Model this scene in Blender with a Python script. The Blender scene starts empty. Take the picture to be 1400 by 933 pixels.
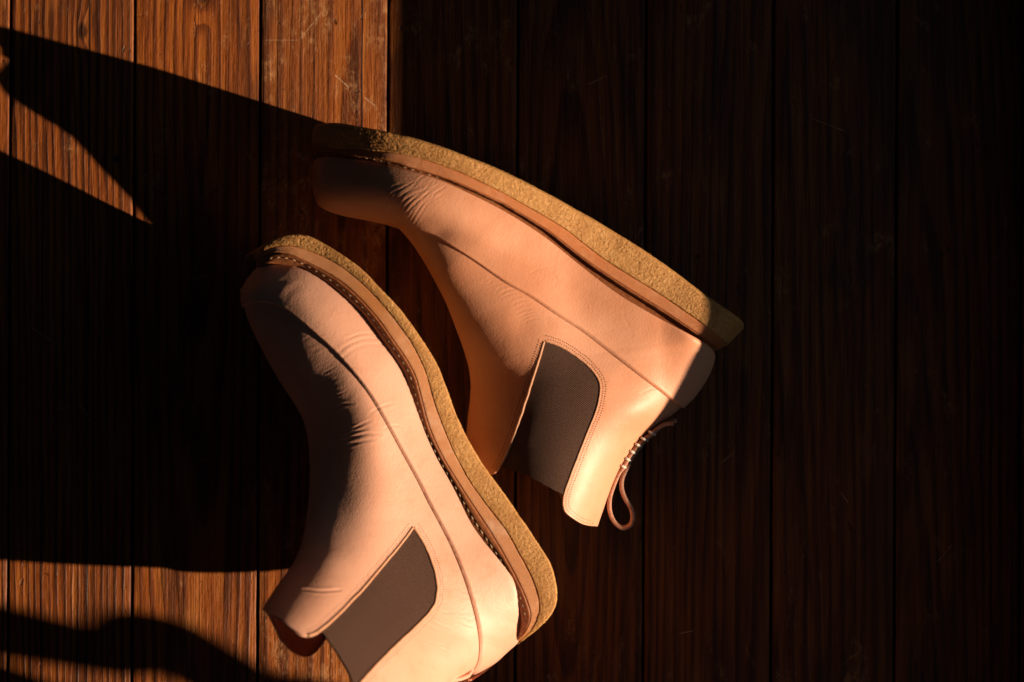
import bpy, bmesh, math, random
import numpy as np
from mathutils import Vector, kdtree

random.seed(4)
C = bpy.context.scene.collection
R = math.radians
MM = 0.001

# ------------------------------------------------------------------ camera, light, exposure
H = 1.10                     # camera height over the floor (m)
S = 0.0005                   # metres per photograph pixel on the floor
SUN_EL, SUN_AZ = 21.0, 17.0  # low evening sun from the right, a little from below

cam_d = bpy.data.cameras.new('camera')
cam = bpy.data.objects.new('camera', cam_d)
C.objects.link(cam)
cam.location = (0, 0, H)
cam_d.sensor_width = 36
cam_d.lens = 36 * H / (1400 * S)
cam_d.clip_start, cam_d.clip_end = 0.02, 60
cam_d.dof.use_dof = True
cam_d.dof.focus_distance = H - 0.045
cam_d.dof.aperture_fstop = 4.5
bpy.context.scene.camera = cam

w = bpy.data.worlds.new('World')
bpy.context.scene.world = w
w.use_nodes = True
bg = w.node_tree.nodes['Background']
bg.inputs[0].default_value = (0.50, 0.76, 1.0, 1)
bg.inputs[1].default_value = 0.0085

SUN_DIR = Vector((math.cos(R(SUN_EL)) * math.cos(R(SUN_AZ)),
                  -math.cos(R(SUN_EL)) * math.sin(R(SUN_AZ)), math.sin(R(SUN_EL))))
ld = bpy.data.lights.new('low_sunlight', 'SPOT')
lo = bpy.data.objects.new('low_sunlight', ld)
C.objects.link(lo)
LD = 12.0
lo.location = SUN_DIR * LD + Vector((0, 0, 0.05))
lo.rotation_euler = SUN_DIR.to_track_quat('Z', 'Y').to_euler()
ld.energy = 14100
ld.color = (1.0, 0.75, 0.52)
ld.shadow_soft_size = LD * math.tan(R(0.27))
ld.spot_size = R(9)
ld.spot_blend = 0.1

# weak skylight through the same window
sd_ = bpy.data.lights.new('window_skylight', 'AREA')
so = bpy.data.objects.new('window_skylight', sd_)
C.objects.link(so)
sd_.shape = 'RECTANGLE'
sd_.size, sd_.size_y = 1.4, 0.34
sd_.energy = 0.44
sd_.color = (0.80, 0.90, 1.0)
so.location = (0.56, -0.10, 0.44)
so.rotation_euler = Vector((1, 0, 0)).to_track_quat('Z', 'Y').to_euler()

vs = bpy.context.scene.view_settings
vs.view_transform = 'Standard'
vs.look = 'None'
vs.exposure = 0
vs.gamma = 1
bpy.context.scene.cycles.max_bounces = 10
bpy.context.scene.cycles.diffuse_bounces = 7


# ------------------------------------------------------------------ helpers
def world(px, z):
    """photograph pixel (array ..,2) at height z -> world xyz"""
    px = np.asarray(px, float)
    z = np.asarray(z, float)
    k = S * (H - z) / H
    return np.stack([(px[..., 0] - 700) * k, (466.5 - px[..., 1]) * k, z + 0 * k], -1)


def _hash(i, j, k):
    n = (i * 374761393 + j * 668265263 + k * 2147483647 * 3 + 1274126177) & 0xffffffff
    n = (n ^ (n >> 13)) * 1103515245 & 0xffffffff
    n = (n ^ (n >> 16)) * 2246822519 & 0xffffffff
    n = n ^ (n >> 15)
    return (n & 0xffffff) / float(0xffffff) * 2 - 1


def vnoise(p):
    """value noise, p (...,3) -> -1..1"""
    p = np.asarray(p, float)
    i = np.floor(p).astype(np.int64)
    f = p - i
    f = f * f * f * (f * (f * 6 - 15) + 10)
    r = 0
    for a in (0, 1):
        for b in (0, 1):
            for c in (0, 1):
                wgt = (f[..., 0] if a else 1 - f[..., 0]) * (f[..., 1] if b else 1 - f[..., 1]) * (f[..., 2] if c else 1 - f[..., 2])
                r = r + wgt * _hash(i[..., 0] + a, i[..., 1] + b, i[..., 2] + c)
    return r


def fbm(p, oct=4, lac=2.03, gain=0.5):
    r, a = 0, 1.0
    p = np.asarray(p, float)
    for o in range(oct):
        r = r + a * vnoise(p + 17.3 * o)
        p = p * lac
        a *= gain
    return r


def st(x, a, b):
    t = np.clip((x - a) / (b - a), 0, 1)
    return t * t * (3 - 2 * t)


def catmull(P, n):
    """P (k,d); n samples between every pair (list or int) -> (m,d)"""
    P = np.asarray(P, float)
    k = len(P)
    out = []
    for i in range(k - 1):
        p0 = P[i - 1] if i > 0 else 2 * P[0] - P[1]
        p1, p2 = P[i], P[i + 1]
        p3 = P[i + 2] if i + 2 < k else 2 * P[-1] - P[-2]
        m = n[i] if hasattr(n, '__len__') else n
        t = (np.arange(m) / m)[:, None]
        out.append(0.5 * (2 * p1 + (p2 - p0) * t + (2 * p0 - 5 * p1 + 4 * p2 - p3) * t ** 2 + (3 * p1 - p0 - 3 * p2 + p3) * t ** 3))
    out.append(P[-1:])
    return np.concatenate(out)


def arclen_resample(P, n):
    P = np.asarray(P, float)
    d = np.r_[0, np.cumsum(np.linalg.norm(np.diff(P[:, :2], axis=0), axis=1))]
    t = np.linspace(0, d[-1], n)
    return np.stack([np.interp(t, d, P[:, c]) for c in range(P.shape[1])], -1)


def smooth_line(P, n=8):
    return catmull(P, n)


def seg_dist(px, poly, closed):
    """unsigned distance of px (N,2) to polyline"""
    poly = np.asarray(poly, float)
    a = poly if closed else poly[:-1]
    b = np.roll(poly, -1, 0) if closed else poly[1:]
    best = np.full(len(px), 1e9)
    for p, q in zip(a, b):
        d = q - p
        L = d @ d
        if L < 1e-12:
            continue
        t = np.clip(((px - p) @ d) / L, 0, 1)
        e = px - p - t[:, None] * d
        best = np.minimum(best, (e * e).sum(1))
    return np.sqrt(best)


def poly_sd(px, poly):
    """signed distance, negative inside"""
    poly = np.asarray(poly, float)
    d = seg_dist(px, poly, True)
    ins = np.zeros(len(px), bool)
    x, y = px[:, 0], px[:, 1]
    j = len(poly) - 1
    for i in range(len(poly)):
        xi, yi = poly[i]
        xj, yj = poly[j]
        if yi != yj:
            c = ((yi > y) != (yj > y)) & (x < (xj - xi) * (y - yi) / (yj - yi) + xi)
            ins ^= c
        j = i
    return np.where(ins, -d, d)


def line_side_sd(px, line):
    """signed distance to an open line; positive on the left of its direction in pixel axes (y down)"""
    line = np.asarray(line, float)
    best = np.full(len(px), 1e18)
    sgn = np.zeros(len(px))
    for i in range(len(line) - 1):
        p, q = line[i], line[i + 1]
        d = q - p
        L = d @ d
        t = ((px - p) @ d) / L
        lo_ = -1e9 if i == 0 else 0
        hi_ = 1e9 if i == len(line) - 2 else 1
        t = np.clip(t, lo_, hi_)
        e = px - p - t[:, None] * d
        dd = (e * e).sum(1)
        s = d[0] * (px[:, 1] - p[1]) - d[1] * (px[:, 0] - p[0])
        m = dd < best
        best = np.where(m, dd, best)
        sgn = np.where(m, -np.sign(s), sgn)
    return np.sqrt(best) * sgn


def mesh_obj(name, verts, faces, mat, parent=None, uv=None, smooth=True):
    """faces: list of (k,n) int arrays of equal side counts, or list of tuples"""
    me = bpy.data.meshes.new(name)
    verts = np.asarray(verts, float)
    groups = faces if (len(faces) and isinstance(faces[0], np.ndarray)) else None
    if groups is None:
        me.from_pydata(verts.tolist(), [], [tuple(f) for f in faces])
        loops = None
    else:
        loops = np.concatenate([g.ravel() for g in groups])
        counts = np.concatenate([np.full(len(g), g.shape[1]) for g in groups])
        starts = np.r_[0, np.cumsum(counts)[:-1]]
        me.vertices.add(len(verts))
        me.vertices.foreach_set('co', verts.astype(np.float32).ravel())
        me.loops.add(len(loops))
        me.loops.foreach_set('vertex_index', loops.astype(np.int32))
        me.polygons.add(len(counts))
        me.polygons.foreach_set('loop_start', starts.astype(np.int32))
        me.update(calc_edges=True)
        me.validate()
    if uv is not None:
        ul = me.uv_layers.new(name='UVMap')
        li = np.empty(len(me.loops), np.int32)
        me.loops.foreach_get('vertex_index', li)
        ul.data.foreach_set('uv', np.asarray(uv, np.float32)[li].ravel())
    if smooth:
        me.polygons.foreach_set('use_smooth', np.ones(len(me.polygons), bool))
    me.materials.append(mat)
    me.update()
    o = bpy.data.objects.new(name, me)
    C.objects.link(o)
    if parent:
        o.parent = parent
    return o


def empty(name, loc=(0, 0, 0)):
    o = bpy.data.objects.new(name, None)
    C.objects.link(o)
    o.location = loc
    return o


# ------------------------------------------------------------------ material helpers
class NT:
    def __init__(s, name):
        s.m = bpy.data.materials.new(name)
        s.m.use_nodes = True
        s.t = s.m.node_tree
        s.b = s.t.nodes['Principled BSDF']

    def n(s, typ, **kw):
        nd = s.t.nodes.new(typ)
        for k, v in kw.items():
            setattr(nd, k, v)
        return nd

    def link(s, a, b):
        s.t.links.new(a, b)

    def val(s, sock, v):
        if hasattr(v, 'is_linked') or isinstance(v, bpy.types.NodeSocket):
            s.link(v, sock)
        else:
            sock.default_value = v

    def math(s, op, a, b=None, c=None, clamp=False):
        nd = s.n('ShaderNodeMath', operation=op)
        nd.use_clamp = clamp
        s.val(nd.inputs[0], a)
        if b is not None:
            s.val(nd.inputs[1], b)
        if c is not None:
            s.val(nd.inputs[2], c)
        return nd.outputs[0]

    def noise(s, vec, scale, detail=3, rough=0.5, dist=0.0, out=0):
        nd = s.n('ShaderNodeTexNoise')
        s.val(nd.inputs['Vector'], vec)
        nd.inputs['Scale'].default_value = scale
        nd.inputs['Detail'].default_value = detail
        nd.inputs['Roughness'].default_value = rough
        nd.inputs['Distortion'].default_value = dist
        return nd.outputs[out]

    def ramp(s, fac, stops, interp='LINEAR'):
        nd = s.n('ShaderNodeValToRGB')
        nd.color_ramp.interpolation = interp
        e = nd.color_ramp.elements
        while len(e) < len(stops):
            e.new(0.5)
        for el, (p, c) in zip(e, stops):
            el.position = p
            el.color = (*c, 1) if len(c) == 3 else c
        s.link(fac, nd.inputs[0])
        return nd.outputs[0]

    def mix(s, fac, a, b, blend='MIX'):
        nd = s.n('ShaderNodeMix', data_type='RGBA', blend_type=blend)
        s.val(nd.inputs[0], fac)
        for sock, v in ((nd.inputs[6], a), (nd.inputs[7], b)):
            if isinstance(v, tuple):
                sock.default_value = (*v, 1)
            else:
                s.link(v, sock)
        return nd.outputs[2]

    def smooth(s, x, a, b):
        nd = s.n('ShaderNodeMapRange', interpolation_type='SMOOTHSTEP')
        s.val(nd.inputs[0], x)
        nd.inputs[1].default_value = a
        nd.inputs[2].default_value = b
        return nd.outputs[0]

    def mapping(s, vec, scale=(1, 1, 1), loc=(0, 0, 0), rot=(0, 0, 0)):
        nd = s.n('ShaderNodeMapping')
        s.val(nd.inputs[0], vec)
        nd.inputs['Scale'].default_value = scale
        nd.inputs['Rotation'].default_value = rot
        if isinstance(loc, tuple):
            nd.inputs['Location'].default_value = loc
        else:
            s.link(loc, nd.inputs['Location'])
        return nd.outputs[0]

    def bump(s, height, dist, strength=1.0, prev=None):
        nd = s.n('ShaderNodeBump')
        nd.inputs['Strength'].default_value = strength
        nd.inputs['Distance'].default_value = dist
        s.link(height, nd.inputs['Height'])
        if prev is not None:
            s.link(prev, nd.inputs['Normal'])
        return nd.outputs[0]

    def coord(s, which='Object'):
        return s.n('ShaderNodeTexCoord').outputs[which]

    def set(s, **kw):
        for k, v in kw.items():
            sock = s.b.inputs[k.replace('_', ' ')]
            if isinstance(v, tuple):
                sock.default_value = (*v, 1) if len(v) == 3 else v
            else:
                s.val(sock, v)


def leather_mat(name='veg_tan_leather', sun_wash=0.0):
    M = NT(name)
    c = M.coord()
    big = M.noise(c, 14, 4, 0.55)
    mid = M.noise(c, 90, 4, 0.6)
    col = M.ramp(big, [(0.30, (0.64, 0.262, 0.135)), (0.52, (0.72, 0.338, 0.198)), (0.75, (0.77, 0.410, 0.275))])
    if sun_wash:
        col = M.mix(sun_wash, col, (0.80, 0.48, 0.37))
    blot = M.smooth(mid, 0.52, 0.72)
    col = M.mix(M.math('MULTIPLY', blot, 0.30), col, (0.60, 0.255, 0.135))
    # small dark marks of handled leather
    v = M.n('ShaderNodeTexVoronoi', feature='F1')
    v.inputs['Scale'].default_value = 85
    M.link(M.mapping(c, (1, 1.0, 1)), v.inputs['Vector'])
    spot = M.math('MULTIPLY', M.math('SUBTRACT', 1.0, M.smooth(v.outputs['Distance'], 0.03, 0.085)),
                  M.smooth(M.noise(c, 23, 2), 0.56, 0.66))
    col = M.mix(M.math('MULTIPLY', spot, 0.35), col, (0.33, 0.13, 0.06))
    pores = M.n('ShaderNodeTexVoronoi', feature='SMOOTH_F1')
    pores.inputs['Scale'].default_value = 900
    M.link(c, pores.inputs['Vector'])
    fine = M.noise(c, 1100, 4, 0.7)
    med = M.noise(c, 330, 4, 0.6, 0.4)
    wr = M.noise(M.mapping(c, (1, 2.6, 1), rot=(0, 0, 0.6)), 130, 4, 0.6, 1.2)
    hgt = M.math('ADD', M.math('MULTIPLY', fine, 0.5), M.math('MULTIPLY', pores.outputs['Distance'], 0.35))
    hgt = M.math('ADD', hgt, M.math('MULTIPLY', med, 0.35))
    hgt = M.math('ADD', hgt, M.math('MULTIPLY', wr, 0.22))
    nrm = M.bump(hgt, 0.00030, 0.75)
    rough = M.math('ADD', 0.40, M.math('MULTIPLY', M.noise(c, 60, 3), 0.22))
    M.set(Base_Color=col, Roughness=rough, Normal=nrm, Specular_IOR_Level=0.45, Coat_Weight=0.10, Coat_Roughness=0.35)
    return M.m


def edge_leather_mat():
    M = NT('raw_leather_edge')
    c = M.coord()
    n = M.noise(c, 500, 3, 0.6)
    col = M.ramp(n, [(0.3, (0.50, 0.22, 0.11)), (0.7, (0.66, 0.36, 0.22))])
    M.set(Base_Color=col, Roughness=0.6, Normal=M.bump(n, 0.0002, 0.7))
    return M.m


def crepe_mat():
    M = NT('crepe_rubber')
    c = M.coord()
    a = M.noise(c, 520, 5, 0.7)
    b = M.noise(c, 1500, 4, 0.75)
    g = M.noise(c, 60, 3, 0.5)
    col = M.ramp(a, [(0.30, (0.42, 0.190, 0.050)), (0.50, (0.57, 0.290, 0.090)), (0.72, (0.68, 0.40, 0.155))])
    col = M.mix(M.smooth(g, 0.42, 0.70), col, (0.50, 0.240, 0.070))
    # small pits and rind flakes
    v = M.n('ShaderNodeTexVoronoi', feature='F1')
    v.inputs['Scale'].default_value = 260
    M.link(c, v.inputs['Vector'])
    pit = M.math('MULTIPLY', M.math('SUBTRACT', 1.0, M.smooth(v.outputs['Distance'], 0.05, 0.22)), M.smooth(M.noise(c, 90, 2), 0.54, 0.62))
    col = M.mix(M.math('MULTIPLY', pit, 0.6), col, (0.22, 0.09, 0.02))
    h = M.math('ADD', M.math('MULTIPLY', a, 0.35), M.math('MULTIPLY', b, 0.8))
    h = M.math('SUBTRACT', h, M.math('MULTIPLY', pit, 0.3))
    M.set(Base_Color=col, Roughness=0.62, Normal=M.bump(h, 0.0006, 0.8), Specular_IOR_Level=0.4,
          Subsurface_Weight=0.12, Subsurface_Scale=0.002)
    M.b.inputs['Subsurface Radius'].default_value = (1.0, 0.45, 0.12)
    return M.m


def midsole_mat(name='midsole_leather', tint=None):
    M = NT(name)
    uv = M.coord('UV')
    a = M.noise(M.mapping(uv, (0.25, 9, 1)), 4.0, 5, 0.6, 0.2)
    c = M.coord()
    b = M.noise(c, 700, 4, 0.6)
    g = M.noise(c, 55, 3, 0.6)
    col = M.ramp(a, [(0.28, (0.40, 0.138, 0.040)), (0.50, (0.56, 0.220, 0.075)), (0.74, (0.66, 0.31, 0.125))])
    col = M.mix(M.math('MULTIPLY', M.smooth(g, 0.5, 0.72), 0.8), col, (0.66, 0.37, 0.23))
    if tint:
        col = M.mix(1.0, col, tint, 'MULTIPLY')
    h = M.math('ADD', M.math('MULTIPLY', a, 1.0), M.math('MULTIPLY', b, 0.35))
    M.set(Base_Color=col, Roughness=0.45, Normal=M.bump(h, 0.0005, 0.7), Specular_IOR_Level=0.5)
    return M.m


def welt_mat():
    M = NT('waxed_welt_leather')
    c = M.coord()
    n = M.noise(c, 400, 4, 0.6)
    col = M.ramp(n, [(0.3, (0.27, 0.085, 0.030)), (0.7, (0.40, 0.145, 0.055))])
    M.set(Base_Color=col, Roughness=0.45, Normal=M.bump(n, 0.0003, 0.6))
    return M.m


def plain(name, col, rough=0.6, nscale=600, namp=0.25, bump=0.0002, spec=0.5):
    M = NT(name)
    c = M.coord()
    n = M.noise(c, nscale, 3, 0.6)
    lo_ = tuple(x * (1 - namp) for x in col)
    hi_ = tuple(min(1, x * (1 + namp)) for x in col)
    M.set(Base_Color=M.ramp(n, [(0.3, lo_), (0.7, hi_)]), Roughness=rough, Normal=M.bump(n, bump, 0.7), Specular_IOR_Level=spec)
    return M.m


def gore_mat(name, rot):
    """ribbed elastic webbing; UV is in millimetres"""
    M = NT(name)
    uv = M.coord('UV')
    mp = M.mapping(uv, (1, 1, 1), rot=(0, 0, rot))
    wv = M.n('ShaderNodeTexWave', wave_type='BANDS', bands_direction='X')
    wv.inputs['Scale'].default_value = 0.30
    wv.inputs['Distortion'].default_value = 0.25
    wv.inputs['Detail'].default_value = 1
    M.link(mp, wv.inputs['Vector'])
    wv2 = M.n('ShaderNodeTexWave', wave_type='BANDS', bands_direction='Y')
    wv2.inputs['Scale'].default_value = 0.55
    wv2.inputs['Distortion'].default_value = 0.6
    M.link(mp, wv2.inputs['Vector'])
    n = M.noise(uv, 1.7, 5, 0.75)
    n2 = M.noise(uv, 0.55, 5, 0.7)
    h = M.math('ADD', wv.outputs[1] if False else wv.outputs['Fac'], M.math('MULTIPLY', wv2.outputs['Fac'], 0.35))
    f = M.math('ADD', M.math('MULTIPLY', h, 0.46), M.math('MULTIPLY', n, 0.62))
    col = M.ramp(f, [(0.25, (0.010, 0.005, 0.003)), (0.58, (0.048, 0.023, 0.016)), (0.92, (0.18, 0.098, 0.070))])
    col = M.mix(M.math('MULTIPLY', M.smooth(n2, 0.42, 0.64), 0.28), col, (0.105, 0.062, 0.047))
    # lint specks
    v = M.n('ShaderNodeTexVoronoi', feature='F1')
    v.inputs['Scale'].default_value = 0.32
    M.link(uv, v.inputs['Vector'])
    sp = M.math('SUBTRACT', 1.0, M.smooth(v.outputs['Distance'], 0.03, 0.07))
    col = M.mix(M.math('MULTIPLY', sp, 0.6), col, (0.40, 0.30, 0.22))
    M.set(Base_Color=col, Roughness=0.85, Normal=M.bump(M.math('ADD', h, M.math('MULTIPLY', n, 0.6)), 0.00035, 0.8),
          Specular_IOR_Level=0.15)
    return M.m


def wood_mat(name, seed, style):
    """old oiled pine; grain runs along Y, coordinates in metres on the plank"""
    M = NT(name)
    c = M.coord()
    off = tuple(np.random.RandomState(seed).uniform(-5, 5, 3))
    p = M.mapping(c, (1, 1, 1), off)
    sx = M.n('ShaderNodeSeparateXYZ')
    M.link(c, sx.inputs[0])
    X, Y = sx.outputs[0], sx.outputs[1]
    st = M.mapping(p, (1, 0.10, 1))
    warp = M.noise(st, 9, 3, 0.5)                 # slow wander of the rings
    warp2 = M.noise(M.mapping(p, (1, 0.25, 1)), 45, 3, 0.55)
    depth = M.math('ADD', style['z0'], M.math('MULTIPLY', Y, style['slope']))
    depth = M.math('ADD', depth, M.math('MULTIPLY', M.math('SUBTRACT', warp, 0.5), style['warp']))
    dx = M.math('ADD', X, style['x0'])
    dx = M.math('ADD', dx, M.math('MULTIPLY', M.math('SUBTRACT', warp2, 0.5), 0.0045))
    # knots push the rings aside
    for kx, ky, kr in style.get('knots', []):
        ex = M.math('SUBTRACT', X, kx)
        ey = M.math('MULTIPLY', M.math('SUBTRACT', Y, ky), 0.42)
        d2 = M.math('ADD', M.math('MULTIPLY', ex, ex), M.math('MULTIPLY', ey, ey))
        g = M.math('EXPONENT', M.math('MULTIPLY', d2, -1.0 / (kr * kr)))
        depth = M.math('ADD', depth, M.math('MULTIPLY', g, kr * 1.7))
    r = M.math('SQRT', M.math('ADD', M.math('MULTIPLY', dx, dx), M.math('MULTIPLY', depth, depth)))
    wob = M.math('MULTIPLY', M.math('SUBTRACT', M.noise(M.mapping(p, (1, 0.04, 1)), 55, 2, 0.5), 0.5), 0.012)
    ring = M.math('FRACT', M.math('MULTIPLY', M.math('ADD', r, wob), style['freq']))
    late = M.math('MULTIPLY', M.smooth(ring, 0.30, 0.86), M.math('SUBTRACT', 1.0, M.smooth(ring, 0.90, 1.0)))
    late = M.math('MULTIPLY', late, M.math('ADD', 0.35, M.math('MULTIPLY', M.noise(M.mapping(p, (1, 0.06, 1)), 120, 3, 0.6), 1.2)))
    fib = M.noise(M.mapping(p, (1, 0.02, 1)), 900, 4, 0.65)
    fib2 = M.noise(M.mapping(p, (1, 0.035, 1)), 260, 4, 0.6)
    tone = M.noise(M.mapping(p, (1, 0.2, 1)), 14, 3, 0.5)
    f = M.math('ADD', M.math('MULTIPLY', late, 0.52 * style.get('con', 0.40)), M.math('MULTIPLY', fib2, 0.62))
    f = M.math('ADD', f, M.math('MULTIPLY', fib, 0.22))
    col = M.ramp(f, [(0.30, (0.58, 0.190, 0.034)), (0.44, (0.40, 0.104, 0.015)), (0.57, (0.19, 0.048, 0.012)), (0.74, (0.040, 0.014, 0.008))])
    col = M.mix(M.math('MULTIPLY', M.smooth(tone, 0.45, 0.75), 0.55), col, (0.17, 0.058, 0.022))
    stain = M.smooth(M.noise(M.mapping(p, (1, 0.16, 1)), 38, 4, 0.6, 0.5), 0.50, 0.70)
    col = M.mix(M.math('MULTIPLY', stain, 0.70), col, (0.075, 0.024, 0.011))
    glow = M.smooth(M.noise(M.mapping(p, (1, 0.12, 1)), 70, 4, 0.6, 0.3), 0.56, 0.72)
    col = M.mix(M.math('MULTIPLY', glow, 0.5), col, (0.62, 0.235, 0.055))
    for kx, ky, kr in style.get('knots', []):
        ex = M.math('SUBTRACT', M.math('ADD', X, M.math('MULTIPLY', M.math('SUBTRACT', warp2, 0.5), 0.01)), kx)
        ey = M.math('MULTIPLY', M.math('SUBTRACT', Y, ky), 0.6)
        d = M.math('SQRT', M.math('ADD', M.math('MULTIPLY', ex, ex), M.math('MULTIPLY', ey, ey)))
        col = M.mix(M.math('MULTIPLY', M.math('SUBTRACT', 1.0, M.smooth(d, kr * 0.35, kr * 0.75)), 0.9), col, (0.045, 0.014, 0.006))
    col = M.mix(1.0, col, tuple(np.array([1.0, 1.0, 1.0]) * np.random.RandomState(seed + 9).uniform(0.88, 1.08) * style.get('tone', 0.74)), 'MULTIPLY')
    # worn, scuffed finish
    wn = M.noise(M.mapping(p, (1, 0.45, 1)), 60, 5, 0.65, 0.6)
    wn2 = M.noise(M.mapping(p, (1, 0.6, 1)), 260, 4, 0.7, 0.8)
    worn = M.math('MULTIPLY', M.smooth(wn, 0.60 - 0.17 * style.get('worn', 0.2), 0.74), M.smooth(wn2, 0.42, 0.62))
    worn = M.math('MULTIPLY', worn, 0.40 + 0.55 * style.get('worn', 0.2))
    col = M.mix(worn, col, (0.54, 0.28, 0.125))
    for cx_ in style.get('cracks', []):
        cw = M.math('ABSOLUTE', M.math('SUBTRACT', M.math('ADD', X, M.math('MULTIPLY', M.math('SUBTRACT', warp2, 0.5), 0.0012)), cx_))
        col = M.mix(M.math('MULTIPLY', M.math('SUBTRACT', 1.0, M.smooth(cw, 0.0003, 0.0008)), M.smooth(M.noise(M.mapping(p, (1, 0.3, 1)), 20, 1), 0.35, 0.5)), col, (0.02, 0.008, 0.005))
    # dents with dirt in them
    dn = M.noise(M.mapping(p, (1, 0.5, 1)), 190, 3, 0.6, 1.0)
    dent = M.smooth(dn, 0.66, 0.74)
    col = M.mix(M.math('MULTIPLY', dent, 0.75), col, (0.04, 0.015, 0.007))
    # thin straight scratches
    scr = None
    rs = np.random.RandomState(seed + 50)
    segs = list(style.get('scratch', []))
    for _ in range(style.get('nscr', 2)):
        x0, y0 = rs.uniform(-0.04, 0.04), rs.uniform(-0.22, 0.24)
        a_, l_ = rs.uniform(-1.2, 1.2), rs.uniform(0.008, 0.03)
        segs.append((x0, y0, x0 + l_ * math.cos(a_), y0 + l_ * math.sin(a_), 0.00016))
    for x0, y0, x1, y1, w_ in segs:
        L = math.hypot(x1 - x0, y1 - y0)
        ux, uy = (x1 - x0) / L, (y1 - y0) / L
        ax, ay = M.math('SUBTRACT', X, x0), M.math('SUBTRACT', Y, y0)
        t_ = M.math('ADD', M.math('MULTIPLY', ax, ux), M.math('MULTIPLY', ay, uy))
        n_ = M.math('ABSOLUTE', M.math('SUBTRACT', M.math('MULTIPLY', ax, uy), M.math('MULTIPLY', ay, ux)))
        e_ = M.math('ABSOLUTE', M.math('SUBTRACT', t_, L / 2))
        b = M.math('MULTIPLY', M.math('SUBTRACT', 1.0, M.smooth(n_, w_ * 0.6, w_ * 2.0)), M.math('SUBTRACT', 1.0, M.smooth(e_, L * 0.38, L * 0.5)))
        scr = b if scr is None else M.math('MAXIMUM', scr, b)
    scr = M.math('MULTIPLY', scr, M.smooth(M.noise(p, 900, 2), 0.34, 0.52))
    col = M.mix(M.math('MULTIPLY', scr, 0.75), col, (0.70, 0.47, 0.31))
    h = M.math('ADD', M.math('MULTIPLY', late, 0.26), M.math('MULTIPLY', fib2, 1.0))
    h = M.math('ADD', h, M.math('MULTIPLY', fib, 0.50))
    h = M.math('SUBTRACT', h, M.math('MULTIPLY', dent, 0.8))
    h = M.math('SUBTRACT', h, M.math('MULTIPLY', scr, 0.25))
    h = M.math('ADD', h, M.math('MULTIPLY', M.noise(M.mapping(p, (1, 0.35, 1)), 300, 4, 0.65), 0.8))
    rough = M.math('ADD', 0.36, M.math('MULTIPLY', M.noise(p, 120, 3, 0.6), 0.30))
    M.set(Base_Color=col, Roughness=rough, Normal=M.bump(h, 0.0009, 0.85), Specular_IOR_Level=0.32)
    return M.m


LEATHER = leather_mat()
LEATHER_SUNLIT = leather_mat('sunlit_veg_tan_leather', 0.45)  # same leather, with the paling of stronger sun mixed into its colour
EDGE = edge_leather_mat()
CREPE = crepe_mat()
MIDSOLE = midsole_mat()
MIDSOLE_DARK = midsole_mat('oiled_midsole_leather', (0.92, 0.74, 0.55))
WELT = welt_mat()
THREAD = plain('linen_thread', (0.44, 0.29, 0.17), 0.6, 1500)
HOLE = plain('stitch_thread_brown', (0.16, 0.065, 0.035), 0.7, 1500)
STRAP = plain('suede_strap', (0.50, 0.26, 0.18), 0.85, 900, 0.3, 0.0004, 0.2)
GREY_THREAD = plain('waxed_grey_thread', (0.66, 0.58, 0.50), 0.55, 1500)
GORE_A = gore_mat('elastic_webbing_ribbed', 0.95)
GORE_B = gore_mat('elastic_webbing_plain', 0.35)
DARKWOOD = plain('subfloor', (0.03, 0.02, 0.015), 0.9, 60)
PLASTER = plain('painted_wall', (0.07, 0.065, 0.06), 0.7, 40, 0.05)

# ------------------------------------------------------------------ floor
floor = empty('floor')
floor['kind'] = 'structure'
sub = mesh_obj('subfloor', [(-1.3, -1.3, -0.021), (1.2, -1.3, -0.021), (1.2, 1.3, -0.021), (-1.3, 1.3, -0.021)], [(0, 1, 2, 3)], DARKWOOD, floor, smooth=False)
sub['kind'] = 'structure'


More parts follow.
